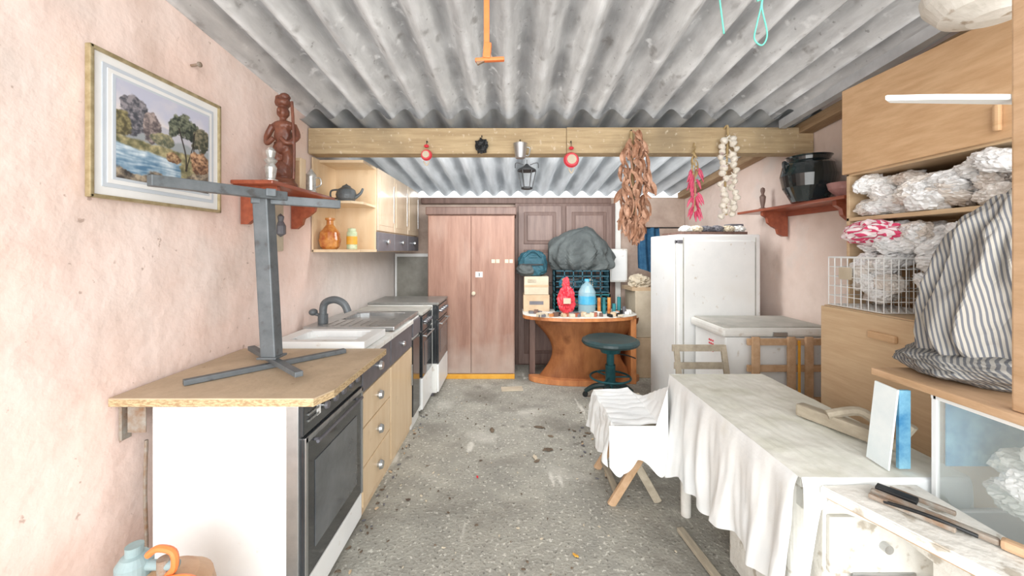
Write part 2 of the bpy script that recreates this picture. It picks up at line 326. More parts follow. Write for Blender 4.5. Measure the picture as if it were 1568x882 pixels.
# ---------------------------------------------------------------- cookers
def knob(b,x,y,z,r,mat,l=.022):
    b.cyl((x,y,z),(x+l*.5,y,z),r*.6,chrome,seg=16); b.cyl((x+l*.5,y,z),(x+l,y,z),r,mat,r2=r*.8,seg=20)
b=B('electric_cooker'); xf=-.82
b.box(-1.38,xf,1.46,2.03,.05,.852,white,.006)
b.box(-.862,-.815,1.452,1.47,.02,.852,alu,.003)
b.box(xf,-.80,1.46,2.03,.73,.852,black,.004)
for i,y in enumerate((1.62,1.70,1.78,1.86,1.94)): knob(b,-.80,y,.792,.019,dgrey)
for i in range(6): b.box(-.80,-.794,1.49+.014*i,1.50+.014*i,.80,.808,alu)
for i in range(6): b.box(-.80,-.794,1.49+.014*i,1.50+.014*i,.775,.783,alu)
b.box(-.80,-.798,1.56,1.59,.77,.812,white)
b.box(xf,-.797,1.465,2.025,.165,.722,black,.005); b.box(-.797,-.794,1.54,1.95,.25,.60,blackg)
b.box(-.797,-.792,1.465,2.025,.700,.722,alu,.002); b.box(-.797,-.792,1.465,1.48,.165,.72,alu); b.box(-.797,-.792,2.01,2.025,.165,.72,alu)
b.cyl((-.775,1.52,.685),(-.775,1.97,.685),.007,dgrey); b.cyl((-.775,1.54,.685),(-.797,1.54,.685),.006,dgrey); b.cyl((-.775,1.95,.685),(-.797,1.95,.685),.006,dgrey)
b.box(xf,-.80,1.462,2.028,.03,.155,white,.005); b.box(-1.34,-.86,1.5,2.0,0,.05,dgrey)
b.done()
b=B('chipboard_worktop'); b.prism([(XL+.005,1.41,.868),(-.735,1.41,.868),(-.70,1.50,.868),(-.70,2.12,.868),(XL+.005,2.12,.868)],(0,0,.026),chipe); b.prism([(XL+.005,1.41,.894),(-.735,1.41,.894),(-.70,1.50,.894),(-.70,2.12,.894),(XL+.005,2.12,.894)],(0,0,.005),chip)
b.box(-1.42,-.80,1.455,2.035,.853,.868,whited,.0)
b.done()
b=B('wall_bracket'); b.bar((XL+.0,1.47,.858),(-1.20,1.47,.858),.035,.018,rust); b.box(XL,XL+.012,1.452,1.49,.72,.86,rust); b.box(-1.47,-1.40,1.455,1.46,.75,.85,rust,.002); b.done()
b=B('wall_pipe'); b.tube([(-1.44,1.50,.0),(-1.44,1.50,.3),(-1.445,1.50,.5),(-1.44,1.50,.70)],.006,rust); b.done()
# ---------------------------------------------------------------- drawers & base units
b=B('kitchen_drawer_unit')
b.box(-1.45,-.82,2.04,2.51,.0,.855,pale)
z=.06
for i,h in enumerate((.215,.215,.19)):
    b.box(-.82,-.80,2.045,2.505,z,z+h-.008,pale,.004); knob(b,-.80,2.275,z+h/2,.028,chrome,.03); z+=h
b.box(-.82,-.80,2.045,2.505,z,.85,dgrey,.004); knob(b,-.80,2.275,z+.08,.028,chrome,.03)
b.box(XL+.01,-.79,2.125,2.515,.857,.885,whited,.004)
b.done()
b=B('kitchen_base_unit'); b.box(-1.45,-.82,2.515,3.05,0,.855,pale); b.box(-.82,-.80,2.52,3.045,.06,.67,pale,.004); b.box(-.82,-.80,2.52,3.045,.68,.85,dgrey,.004)
b.cyl((-.775,2.95,.40),(-.775,2.95,.56),.007,chrome); knob(b,-.80,2.78,.765,.02,chrome,.02)
b.box(XL+.01,-.79,2.52,3.055,.857,.885,whited,.004); b.done()
def basin(b,x0,x1,y0,y1,z,mat,depth=.1,rim=.03,round_=.05,bx=None):
    bx=bx or (x0+.07,x1-.07,y0+.07,y1-.07); 
    b.box(x0,bx[0],y0,y1,z,z+rim,mat,.006); b.box(bx[1],x1,y0,y1,z,z+rim,mat,.006); b.box(bx[0]-.01,bx[1]+.01,y0,bx[2],z,z+rim,mat,.006); b.box(bx[0]-.01,bx[1]+.01,bx[3],y1,z,z+rim,mat,.006)
    ccx,ccy=(bx[0]+bx[1])/2,(bx[2]+bx[3])/2
    def fn(u,v):
        a=2*math.pi*u; e=3.5
        k=(abs(math.cos(a))**e+abs(math.sin(a))**e)**(-1/e); w=1 if v<.5 else 1-(v-.5)*2*.99
        return Vector((ccx+(bx[1]-bx[0])/2*k*math.cos(a)*w*1.03,ccy+(bx[3]-bx[2])/2*k*math.sin(a)*w*1.03,z+rim-.004-depth*min(1,v*2)))
    b.surf(fn,40,12,mat)
b=B('ceramic_sink'); basin(b,-1.36,-.83,2.14,2.50,.887,white,depth=.035,rim=.045,bx=(-1.28,-.9,2.2,2.44)); b.done()
b=B('steel_sink'); basin(b,-1.44,-.81,2.62,3.30,.889,alu,depth=.022,rim=.03,bx=(-1.3,-.9,2.9,3.22))
for i in range(7): b.box(-1.32+.06*i,-1.30+.06*i,2.66,2.86,.919,.923,alu,.002)
b.done()
b=B('kitchen_tap'); b.cyl((-1.36,2.74,.92),(-1.36,2.74,.985),.034,steel); b.tube([(-1.36,2.74,.97),(-1.35,2.74,1.06),(-1.28,2.74,1.09),(-1.21,2.74,1.06),(-1.18,2.74,1.0)],.026,steel,seg=12); b.cyl((-1.42,2.74,.99),(-1.36,2.74,.97),.012,steel); b.blob((-1.43,2.74,1.0),(.03,.03,.025),steel,n=0); b.done()
def cooker2(name,y0,y1,xf,x0,ztop,top):
    b=B(name); b.box(x0,xf-.02,y0,y1,.04,ztop,whited,.006); b.box(x0+.04,xf-.06,y0+.03,y1-.03,0,.05,dgrey)
    b.box(xf-.02,xf,y0+.005,y1-.005,ztop-.14,ztop-.01,black,.004)
    for i in range(4): knob(b,xf,y0+.1+i*(y1-y0-.2)/3,ztop-.07,.018,dgrey)
    b.box(xf-.02,xf,y0+.005,y1-.005,.33,ztop-.15,black,.004); b.box(xf,xf+.003,y0+.08,y1-.08,.42,ztop-.25,blackg)
    b.cyl((xf+.025,y0+.04,ztop-.19),(xf+.025,y1-.04,ztop-.19),.007,alu); b.cyl((xf,y0+.06,ztop-.19),(xf+.025,y0+.06,ztop-.19),.006,alu); b.cyl((xf,y1-.06,ztop-.19),(xf+.025,y1-.06,ztop-.19),.006,alu)
    b.box(xf-.02,xf,y0+.005,y1-.005,.05,.32,white,.004)
    b.box(xf-.06,xf-.02,y0-.003,y0+.01,.33,ztop,black,.002)
    b.box(x0,xf,y0,y1,ztop,ztop+.025,top,.006)
    b.done()
cooker2('gas_cooker',3.32,3.72,-.78,-1.42,.875,greytop)
cooker2('gas_cooker',3.74,4.26,-.72,-1.42,.905,M('hob_lid_dark','6A6A68','8A8985',4,rough=.3))
b=B('base_unit_filler'); b.box(-1.45,-.81,3.06,3.31,0,.88,whited,.004); b.box(-.81,-.795,3.065,3.305,.1,.72,black,.003); b.box(-.81,-.795,3.065,3.305,.74,.87,dgrey,.003); b.done()
b=B('refrigerator_small'); b.box(-1.49,-.98,4.60,4.89,.0,.80,whited,.006); b.box(-1.49,-.98,4.84,4.895,.80,1.40,white,.006); b.box(-1.46,-1.01,4.83,4.845,.84,1.36,M('panel_grey','7D7C75','94938B',6,rough=.4),.003); b.done()
# ---------------------------------------------------------------- steel stand
b=B('steel_cross_stand'); zz=.90
b.bar((-1.33,1.54,zz+.012),(-.89,2.03,zz+.012),.032,.022,steel,.003); b.bar((-1.37,2.0,zz+.034),(-.88,1.575,zz+.034),.032,.022,steel,.003)
b.bar((-1.125,1.785,zz+.04),(-1.165,1.785,1.70),.07,.062,steel,.006,up=(0,1,0))
b.box(-1.17,-1.08,1.74,1.83,zz+.045,zz+.055,steel,.003)
b.bar((-1.335,1.40,1.705),(-1.09,1.83,1.705),.045,.042,steel,.004); b.bar((-1.2,1.75,1.685),(-.90,1.99,1.685),.042,.042,steel,.004)
b.bar((-1.20,1.86,1.712),(-1.10,1.74,1.712),.04,.035,steel,.004)
b.done()
# ---------------------------------------------------------------- left shelf and things
def bracket_pts(x,y,z,s,h,d):
    pr=[(0,0),(d,0),(d,-.03),(d*.82,-.05),(d*.78,-.09),(d*.6,-.12),(d*.42,-.14),(d*.36,-.18),(d*.18,-h),(0,-h)]
    return [(x+s*a,y,z+c) for a,c in pr]
b=B('carved_wall_shelf'); b.box(XL+.004,-1.27,2.02,2.74,1.80,1.822,redw,.006); b.box(XL+.004,XL+.016,2.04,2.72,1.765,1.80,redw)
for y in (2.10,2.58): b.prism(bracket_pts(XL+.004,y,1.80,1,.21,.2),(0,.03,0),redw)
b.done()
b=B('carved_wooden_statue'); cx,cy,cz=-1.37,2.28,1.822
b.lathe((cx,cy,cz),[(.075,0),(.078,.02),(.065,.035),(.06,.05)],statuew)
E=lambda x,z,rx,ry,rz,y=0:b.blob((cx+x,cy+y,cz+z),(rx,ry,rz),statuew,n=.15,ns=4,sub=3)
E(0,.10,.055,.05,.07);E(-.03,.17,.03,.034,.07);E(.032,.17,.03,.034,.07);E(0,.24,.055,.045,.05);E(0,.32,.05,.042,.075);E(0,.37,.064,.038,.03)
E(0,.405,.018,.018,.03);E(0,.45,.034,.036,.042);E(0,.505,.045,.045,.03);E(.01,.54,.03,.03,.025);E(-.02,.53,.022,.03,.022);E(0,.448,.01,.016,.018,-.036)
for s in (-1,1): b.tube([(cx+s*.062,cy,cz+.37),(cx+s*.09,cy-.01,cz+.30),(cx+s*.06,cy-.055,cz+.25),(cx+s*.02,cy-.06,cz+.28)],.018,statuew,radii=[.02,.018,.014,.014])
b.tube([(cx+.085,cy-.04,cz+.04),(cx+.088,cy-.04,cz+.25),(cx+.075,cy-.04,cz+.50)],.009,statuew)
def rm(ob):
    m=ob.modifiers.new('r','REMESH'); m.mode='VOXEL'; m.voxel_size=.004; m.use_smooth_shade=True
    s=ob.modifiers.new('s','SMOOTH'); s.iterations=1
b.done(mod=rm)
b=B('silver_figurine'); b.lathe((-1.33,2.10,1.822),[(.034,0),(.036,.012),(.022,.02),(.026,.05),(.03,.08),(.02,.1),(.033,.12),(.018,.135),(.022,.15),(.026,.17),(.012,.19),(.0,.195)],silver); b.done()
b=B('pewter_tankard'); b.lathe((-1.33,2.52,1.822),[(.035,0),(.036,.01),(.03,.02),(.03,.11),(.034,.12),(.02,.14),(.006,.16),(.0,.165)],silver); b.tube([(-1.30,2.52,1.925),(-1.27,2.52,1.92),(-1.265,2.52,1.88),(-1.30,2.52,1.86)],.005,silver); b.done()
b=B('wooden_box_small'); b.box(-1.46,-1.33,2.40,2.46,1.822,2.03,pale,.005); b.box(-1.45,-1.34,2.395,2.40,1.84,2.01,rawwood); b.done()
b=B('wall_plaque'); b.box(XL+.004,XL+.02,2.37,2.47,1.44,1.76,cardw,.008); b.lathe((XL+.03,2.42,1.6),[(.0,-.07),(.03,-.05),(.03,.0),(.015,.03),(.02,.06),(0,.08)],dgrey,seg=12); b.done()
# ---------------------------------------------------------------- wall cupboards
b=B('wall_cupboards'); x0,xf=XL+.006,-1.145; zt=2.14
b.box(x0,x0+.012,2.84,3.2,1.43,zt,pale); b.box(x0,xf+.01,2.84,3.2,1.43,1.452,pale,.003); b.prism([(x0,2.86,1.80),(xf-.06,2.86,1.80),(xf,2.94,1.80),(xf,3.2,1.80),(x0,3.2,1.80)],(0,0,.018),pale)
b.box(x0,xf,3.2,4.59,1.43,zt,pale,.003); b.box(x0,xf,2.93,3.2,zt-.02,zt,pale)
ys=[3.2,3.66,4.12,4.59]
for a,c in zip(ys,ys[1:]):
    b.box(xf,xf+.018,a+.004,c-.004,1.61,zt-.004,palec,.004); b.box(xf+.018,xf+.021,a+.05,c-.05,1.66,zt-.05,palec,.002)
    b.box(xf,xf+.018,a+.004,c-.004,1.435,1.60,dgrey,.004); knob(b,xf+.018,(a+c)/2,1.52,.022,chrome,.028)
    b.box(xf+.018,xf+.024,c-.03,c-.02,1.70,2.05,alu)
b.done()
b=B('dark_teapot'); c=(-1.30,2.99,1.818); b.lathe(c,[(.05,0),(.07,.03),(.078,.06),(.065,.1),(.035,.12),(.03,.13),(.01,.14),(.0,.15)],steel); b.tube([(-1.23,2.99,1.86),(-1.19,2.99,1.89),(-1.17,2.99,1.93)],.01,steel,radii=[.016,.011,.008]); b.tube([(-1.37,2.99,1.92),(-1.42,2.99,1.91),(-1.42,2.99,1.86),(-1.37,2.99,1.85)],.007,steel); b.done()
b=B('decorated_bottle'); b.lathe((-1.40,2.93,1.452),[(.05,0),(.07,.02),(.08,.07),(.07,.13),(.04,.17),(.025,.19),(.025,.22),(.035,.225),(.035,.24),(0,.245)],amber); b.done()
b=B('green_tin'); b.lathe((-1.24,2.95,1.452),[(.036,0),(.038,.005),(.038,.13),(.03,.14),(.03,.16),(.0,.165)],greenb); b.lathe((-1.24,2.95,1.49),[(.0385,0),(.0395,.002),(.0395,.06),(.0385,.062)],yel); b.done()
# ---------------------------------------------------------------- wardrobe and back doors
b=B('brown_wardrobe'); x0,x1,y0=-.95,.03,4.28
b.box(x0,x1,y0+.02,4.78,.0,1.84,brown,.005); b.box(x0-.02,x1+.02,y0-.02,4.79,1.84,1.93,dbrown,.012)
b.box(x0+.01,-.465,y0,y0+.02,.06,1.83,brown,.004); b.box(-.455,x1-.01,y0,y0+.02,.06,1.83,brown,.004)
b.box(x0,x1,y0-.012,y0+.02,.0,.05,yel,.004); b.box(-.41,-.33,y0-.004,y0,1.14,1.2,white); b.box(-.375,-.36,y0-.006,y0-.004,1.15,1.19,black)
b.lathe((-.43,y0-.02,.96),[(0,-.02),(.02,-.015),(.024,0),(.01,.012),(.01,.02)],cardw,rot=(-1.57,0,0),seg=16)
for x in (-.23,-.18,-.08,-.03): b.box(x,x+.04,y0-.003,y0,1.30,1.34,cardw)
b.done()
b=B('door_1'); 
b.box(.04,1.30,4.80,4.86,0,2.03,dbrown)
for a in ((.08,.62),(.68,1.25)):
    b.box(a[0],a[1],4.77,4.80,.02,2.0,dbrown2,.004)
    for zz0,zz1 in ((.15,.9),(1.0,1.45),(1.52,1.92)):
        b.box(a[0]+.07,a[1]-.07,4.755,4.77,zz0,zz1,dbrown,.006); b.box(a[0]+.11,a[1]-.11,4.742,4.757,zz0+.04,zz1-.04,dbrown2,.012)
b.done()
b=B('trim_1'); b.box(1.31,1.38,4.83,4.9,0,2.1,whited,.005); b.done()
# ---------------------------------------------------------------- round bar desk
b=B('curved_bar_desk')
top=[(.12,4.55),(.12,4.20)]+[(.12+.66*(1-math.cos(t*math.pi/12))/1*.95, 4.20-.26*math.sin(t*math.pi/12)) for t in range(1,12)]+[(1.37,4.20),(1.37,4.55)]
b.prism([(x,y,.70) for x,y in top],(0,0,.035),oran); b.prism([(x,y,.736) for x,y in top],(0,0,.006),peel)
def fn(u,v):
    w=.56-.19*math.sin(math.pi*min(1,v*1.1))+.05*v
    a=math.pi*u; z=.05+.65*v
    return Vector((.80-w*math.cos(a)*(.9 if math.cos(a)>0 else 1),4.24-.18*math.sin(a)*(.8+.2*v),z))
b.surf(fn,40,20,oran,.018)
b.prism([(.80-.62*math.cos(math.pi*t/14),4.26-.24*math.sin(math.pi*t/14),.0) for t in range(15)],(0,0,.06),oran,.006)
b.box(1.28,1.34,4.1,4.5,0,.70,oran,.004); b.box(.2,.26,4.3,4.5,0,.7,dbrown)
b.done()
b=B('desk_clutter')
for i in range(60):
    x=U(.2,1.3); y=U(4.0,4.09) if .3<x<1.15 else U(4.2,4.25)
    h=U(.02,.045)
    b.obox((x,y,.743+h/2),(U(.03,.09),U(.03,.06),h),random.choice([peel,card,iron,dgrey,redw,cardw,white,oran,dbrown]),rot=(0,0,U(0,3)),bev=.004)
for i in range(6): b.cyl((.96+.055*i,4.2,.742),(.96+.055*i,4.2,.742+U(.08,.2)),.02,random.choice([teal,dgrey,cardw,iron,amber]))
b.done()
def crate(b,x0,x1,y0,y1,z0,z1,mat,n=5,m=7):
    t=.012
    for k in range(n):
        z=z0+t/2+(z1-z0-t)*k/(n-1)
        b.bar((x0,y0,z),(x1,y0,z),t,t,mat); b.bar((x0,y1,z),(x1,y1,z),t,t,mat); b.bar((x0,y0,z),(x0,y1,z),t,t,mat); b.bar((x1,y0,z),(x1,y1,z),t,t,mat)
    for k in range(m):
        x=x0+(x1-x0)*k/(m-1); y=y0+(y1-y0)*k/(m-1)
        b.bar((x,y0,z0),(x,y0,z1),t,t,mat); b.bar((x,y1,z0),(x,y1,z1),t,t,mat); b.bar((x0,y,z0),(x0,y,z1),t,t,mat); b.bar((x1,y,z0),(x1,y,z1),t,t,mat)
    b.box(x0,x1,y0,y1,z0,z0+.008,mat)
b=B('plastic_crates'); crate(b,.50,1.12,4.36,4.66,.742,.94,teal); crate(b,.50,1.12,4.38,4.66,.955,1.21,tealbag)
for i in range(14): b.crumple((U(.62,1.0),U(4.46,4.56),random.choice([.82,1.05])),(U(.05,.09),.06,U(.05,.07)),random.choice([gcloth,tealbag,cardw,dgrey,card,blue]))
b.done()
b=B('cardboard_carton'); b.box(.13,.43,4.36,4.66,.742,.93,card,.005); b.box(.14,.42,4.37,4.65,.932,1.14,cardw,.005)
b.box(.14,.42,4.367,4.37,1.02,1.045,card); b.box(.2,.36,4.357,4.36,.82,.86,dgrey); b.box(.18,.28,4.366,4.37,1.07,1.11,greyw); b.done()
b=B('teal_holdall'); 
def hf(q,d): 
    s=lambda t,w: math.copysign(abs(t)**.7,t)*w
    return Vector((s(d.x,.17)*(1-.12*d.z),s(d.y,.12),s(d.z,.15)))+.02*Vector((noise.noise(d*3),noise.noise(d*3+Vector((5,0,0))),noise.noise(d*4)))
b.blob((.24,4.50,1.29),(.19,.13,.16),tealbag,n=.1,ns=2,sub=4,zmin=1.141,fn=hf,xmax=.42); b.blob((.16,4.43,1.22),(.11,.08,.08),gcloth,n=.15,sub=4,zmin=1.141); b.tube([(.14,4.39,1.36),(.24,4.375,1.44),(.34,4.39,1.36)],.01,tealbag); b.box(.12,.36,4.372,4.38,1.27,1.285,iron); b.done()
b=B('tarpaulin_covered_bundle')
def tf(q,d):
    q.x*=1+.25*(-d.z); q+=Vector((0,0,.02*math.sin(d.x*5)))
    a=math.atan2(d.y,d.x); q+=Vector((d.x,d.y,0))*.022*math.sin(a*13+3*noise.noise(d*2))*max(0,.8-d.z); return q
b.blob((.80,4.50,1.42),(.39,.21,.29),gcloth,n=.14,ns=1.6,crease=.035,sub=5,zmin=1.212,fn=tf,xmin=.43)
b.done()
b=B('red_plastic_bag'); b.crumple((.60,4.22,.90),(.10,.07,.16),redp,zmin=.743); b.crumple((.60,4.22,1.07),(.04,.03,.08),redp); b.box(.56,.64,4.145,4.152,.86,.92,cardw); b.done()
b=B('water_bottle'); b.lathe((.83,4.22,.743),[(.085,0),(.095,.02),(.095,.10),(.088,.11),(.095,.12),(.095,.24),(.06,.31),(.025,.34),(.025,.36)],water); b.cyl((.83,4.22,1.10),(.83,4.22,1.125),.028,blue); b.lathe((.83,4.22,.85),[(.0955,0),(.097,.001),(.097,.09),(.0955,.091)],blue); b.done()
b=B('stacked_cartons'); b.box(1.39,1.9,4.3,4.75,0,.45,card,.006); b.box(1.40,1.85,4.32,4.72,.452,.98,cardw,.006); b.obox((1.55,4.5,1.0),(.4,.3,.04),card,rot=(0,0,.1)); 
b.crumple((1.48,4.42,1.08),(.13,.1,.09),cardw,zmin=1.02); b.done()
b=B('fuse_box'); b.box(1.20,1.42,4.68,4.74,1.05,1.46,whited,.012); b.box(1.22,1.40,4.672,4.682,1.07,1.44,white,.006); b.box(1.25,1.37,4.74,4.742,1.1,1.4,whited); b.done()
b=B('blue_towel'); 
b.surf(lambda u,v: Vector((1.44+.30*u*(1-.2*v),4.35+.025*math.sin(u*16)+.02*math.sin(v*3),1.70-.46*(1-v)-.1*u*(1-v))),40,20,M('blue_towel_cloth','2C5F86','4E86AC',10,rough=.9,bump=.3,bs=40),.012)
b.cyl((1.38,4.36,1.70),(2.2,4.36,1.70),.008,iron); b.done()
# ---------------------------------------------------------------- swivel stool
b=B('swivel_stool'); cx,cy=.95,3.68
b.lathe((cx,cy,.52),[(.0,0),(.18,.0),(.26,.02),(.275,.04),(.27,.06),(.24,.075),(.12,.068),(0,.066)],blkg,seg=40)
b.cyl((cx,cy,.13),(cx,cy,.34),.048,stoolp); b.cyl((cx,cy,.34),(cx,cy,.52),.036,stoolp); b.cyl((cx,cy,.46),(cx,cy,.525),.09,stoolp,r2=.12); b.cyl((cx,cy,.10),(cx,cy,.17),.06,stoolp)
for k in range(5):
    a=k*2*math.pi/5+.3; dx,dy=math.cos(a),math.sin(a)
    b.tube([(cx+.04*dx,cy+.04*dy,.14),(cx+.15*dx,cy+.15*dy,.115),(cx+.24*dx,cy+.24*dy,.055)],.02,blkg,radii=[.03,.026,.02])
    b.cyl((cx+.24*dx-.012*dy,cy+.24*dy+.012*dx,.026),(cx+.24*dx+.012*dy,cy+.24*dy-.012*dx,.026),.026,iron,seg=14)
b.tube([(cx+.19*math.cos(t*math.pi/6),cy+.19*math.sin(t*math.pi/6),.22) for t in range(12)],.01,stoolp,closed=True)
for k in range(3):
    a=k*2.09; b.tube([(cx,cy,.22),(cx+.19*math.cos(a),cy+.19*math.sin(a),.22)],.008,stoolp)
b.tube([(cx+.03,cy,.45),(cx+.15,cy-.05,.44),(cx+.22,cy-.08,.42)],.006,iron)
b.done()
# ---------------------------------------------------------------- fridge, freezer
b=B('tall_refrigerator'); b.box(1.36,2.04,3.18,3.74,.02,1.575,white,.012); b.box(1.36,2.04,3.125,3.17,.06,1.575,white,.014)
b.box(1.41,1.99,3.118,3.126,.12,1.52,white,.02); b.box(1.365,2.035,3.17,3.182,.07,1.57,greytop)
b.box(1.40,1.41,3.119,3.126,.1,1.55,greytop); b.box(1.995,2.0,3.119,3.126,.1,1.55,greytop)
for z in (.06,1.5): b.box(1.36,1.41,3.12,3.19,z,z+.03,dgrey,.004)
b.box(1.4,2.0,3.2,3.7,0,.03,iron); b.done()
b=B('fridge_top_clutter'); b.box(1.42,1.98,3.2,3.6,1.576,1.60,dbrown,.003)
for i in range(6): b.crumple((1.48+.09*i,3.25,1.625),(.06,.05,.03),random.choice([plast2,cardw,dgrey,whited]),zmin=1.601)
b.obox((1.92,3.3,1.64),(.12,.1,.06),dgrey,bev=.01); b.box(1.5,1.8,3.3,3.34,1.60,1.645,rawwood,.003); b.done()
b=B('chest_freezer'); b.box(1.49,2.2,2.66,3.10,.04,.84,white,.012); b.box(1.455,2.21,2.63,3.11,.845,.905,whited,.018); b.box(1.475,2.19,2.65,3.09,.904,.915,greytop,.004)
b.box(1.56,2.17,2.69,3.07,0,.05,iron)
for i in range(3):
    for j in range(4): b.cyl((1.485,2.82+.025*i,.70+.025*j),(1.491,2.82+.025*i,.70+.025*j),.007,redp,seg=10)
b.box(1.80,1.90,2.622,2.635,.85,.88,alu,.003)
b.done()
b=B('wooden_lattice_gate')
for x in (1.62,1.86,1.98,2.10): b.box(x,x+.05,2.56,2.58,.0,.86,rawwood,.004)
b.box(1.92,1.935,2.55,2.56,.0,.84,yel,.003)
for z in (.40,.62,.80): b.box(1.60,2.19,2.58,2.60,z,z+.045,rawwood,.004)
b.done()
b=B('folding_garden_chair')
for x in (1.10,1.42):
    b.bar((x,2.36,.0),(x+.02,2.60,.80),.035,.022,greyw,.004); b.bar((x,2.58,.0),(x,2.24,.42),.03,.02,greyw,.004)
for i in range(4): b.bar((1.08,2.26+.075*i,.43),(1.44,2.26+.075*i,.43),.05,.014,greyw,.003)
for k in (.55,.67,.78):
    b.bar((1.09,2.36+.24*k/.8,k),(1.45,2.36+.24*k/.8,k),.014,.045,greyw,.003)
b.done()
# ---------------------------------------------------------------- table with cloth
b=B('table_with_tablecloth'); X0,X1,Y0,Y1,ZT=.90,1.42,1.19,2.16,.742
for x,y in ((.95,1.27),(.95,2.08),(1.37,2.08),(1.37,1.27)): b.cyl((x,y,0),(x,y,.70),.026,peel,r2=.032)
b.box(X0+.01,X1-.01,Y0+.01,Y1-.01,.70,ZT-.006,peel,.004)
b.box(X0+.03,X1-.03,Y0+.03,Y1-.03,.62,.70,peel)
b.box(1.0,1.36,1.225,1.75,.02,.62,peel,.004); b.box(1.01,1.35,1.21,1.225,.42,.60,peel,.004); b.box(1.01,1.35,1.21,1.225,.04,.40,whited,.004)
b.box(1.08,1.28,1.204,1.21,.40,.425,alu,.003); b.cyl((1.18,1.19,.51),(1.18,1.21,.51),.014,chrome)
b.surf(lambda u,v: Vector((X0-.006+(X1-X0+.012)*u,Y0-.006+(Y1-Y0+.012)*v,ZT+.003*noise.noise(Vector((u*6,v*9,1)))+.002*noise.noise(Vector((u*20,v*20,1))))),50,80,clothtop)
def drape(p0,p1,n,drop,nu,amp,ph=0):
    p0=Vector(p0);p1=Vector(p1);nn=Vector(n)
    def fn(u,v):
        p=p0.lerp(p1,u); dr=drop(u)*v; L=(p1-p0).length*u
        w=amp*(v**.8)*(1.3+math.sin(L*38+ph+3*noise.noise(Vector((L*3,0,ph))))*.7+noise.noise(Vector((L*10,v*1.5,ph)))*1.0+.5*noise.noise(Vector((L*26,v*2.5,ph))))
        out=.006+.008*math.sin(min(1,v*8)*math.pi/2)+w
        return Vector((p.x,p.y,ZT-dr))+nn*out
    b.surf(fn,nu,34,cloth)
drape((X0,Y0,0),(X0,Y1,0),(-1,0,0),lambda u:.38+.15*u+.02*math.sin(u*14)+.01*math.sin(u*37),220,.024)
drape((X0,Y1,0),(X1,Y1,0),(0,1,0),lambda u:.3,60,.015,2)
drape((X1,Y1,0),(X1,Y0,0),(1,0,0),lambda u:.2,80,.010,4)
drape((X1,Y0,0),(X0,Y0,0),(0,-1,0),lambda u:.07+.03*math.sin(u*22)+.33*max(0,(u-.90)/.10)**1.2,70,.004,5)
b.done()
b=B('folding_stool_with_cloth')
for y in (2.16,2.52):
    b.bar((.56,y,.0),(.86,y+.02,.46),.022,.045,rawwood,.004); b.bar((.84,y+.03,.0),(.58,y+.05,.46),.022,.045,greyw,.004)
b.bar((.60,2.16,.06),(.60,2.54,.06),.03,.03,greyw,.004)
b.box(.56,.86,2.12,2.58,.455,.48,greyw,.004)
def sc1(u,v):
    y=2.08+.54*v; t=u
    P=[(.525,.26),(.535,.40),(.555,.485),(.70,.487),(.80,.50),(.84,.60),(.855,.70)]
    k=t*(len(P)-1); i=min(int(k),len(P)-2); f=k-i; x=P[i][0]*(1-f)+P[i+1][0]*f; z=P[i][1]*(1-f)+P[i+1][1]*f
    w=.012*noise.noise(Vector((u*6,v*7,3)))+.006*math.sin(v*24+u*5)
    if t<.33: x-=abs(w)*1.5+.01*math.sin(v*20)*(1-t*3); z+=.02*math.sin(v*11)
    else: z+=abs(w)*.8
    if t>.66: z-=(t-.66)*.8*v
    return Vector((x,y,z))
b.surf(sc1,50,50,cloth)
def sc2(u,v):
    return Vector((.53+.32*u,2.08-.012*v-.02*v*abs(math.sin(u*13)),.487-.22*v*(1+.2*math.sin(u*9))+ (max(0,u-.8)*1.0*(1-v))))
b.surf(sc2,50,20,cloth)
b.done()
# ---------------------------------------------------------------- plank bench + tank
b=B('plank_workbench')
b.prism([(.94,1.165,.70),(1.10,1.172,.70),(1.46,.50,.70),(1.22,.50,.70)],(0,0,.03),peel,.004)
b.prism([(1.11,1.172,.70),(1.245,1.172,.70),(1.245,.93,.70),(1.18,1.04,.70)],(0,0,.026),peel,.002)
b.bar((.955,1.155,.712),(1.22,.52,.712),.008,.032,rawwood,.003)
b.box(1.245,1.64,.50,1.17,.62,.648,peel,.004)
for x,y in ((1.30,.55),(1.30,1.12),(1.6,.55),(1.6,1.12)): b.box(x-.03,x+.03,y-.03,y+.03,0,.62,peel,.004)
b.box(1.26,1.62,.52,.54,.52,.62,peel); b.box(1.20,1.25,.52,1.16,.56,.70,peel); b.bar((.97,1.15,.69),(1.25,1.15,.58),.03,.03,peel)
b.done()
b=B('rusty_tools'); z=.742
b.bar((1.03,1.10,z),(1.12,.96,z),.014,.012,rust,.003); b.bar((1.055,1.12,z),(1.18,.92,z),.018,.016,rust,.006); b.bar((1.08,1.13,z+.006),(1.13,1.06,z+.006),.032,.012,iron,.003)
b.bar((1.18,.92,z+.002),(1.225,.845,z+.002),.028,.024,rawwood,.008)
b.tube([(1.045,1.07,z+.0),(1.09,1.0,z+.01),(1.15,.94,z)],.005,iron); b.bar((1.12,1.13,z+.0),(1.19,1.02,z+.0),.012,.012,rust,.003); b.done()
b=B('glass_tank'); x0,x1,y0,y1,z0,z1=1.285,1.635,.55,1.155,.65,1.01
for xx,yy in ((x0,y0),(x0,y1),(x1,y0),(x1,y1)): b.box(xx-.006,xx+.006,yy-.006,yy+.006,z0,z1,white)
for zz in (z0,z1-.012):
    b.box(x0-.007,x1+.007,y0-.007,y0+.006,zz,zz+.012,white);b.box(x0-.007,x1+.007,y1-.006,y1+.007,zz,zz+.012,white);b.box(x0-.007,x0+.006,y0,y1,zz,zz+.012,white);b.box(x1-.006,x1+.007,y0,y1,zz,zz+.012,white)
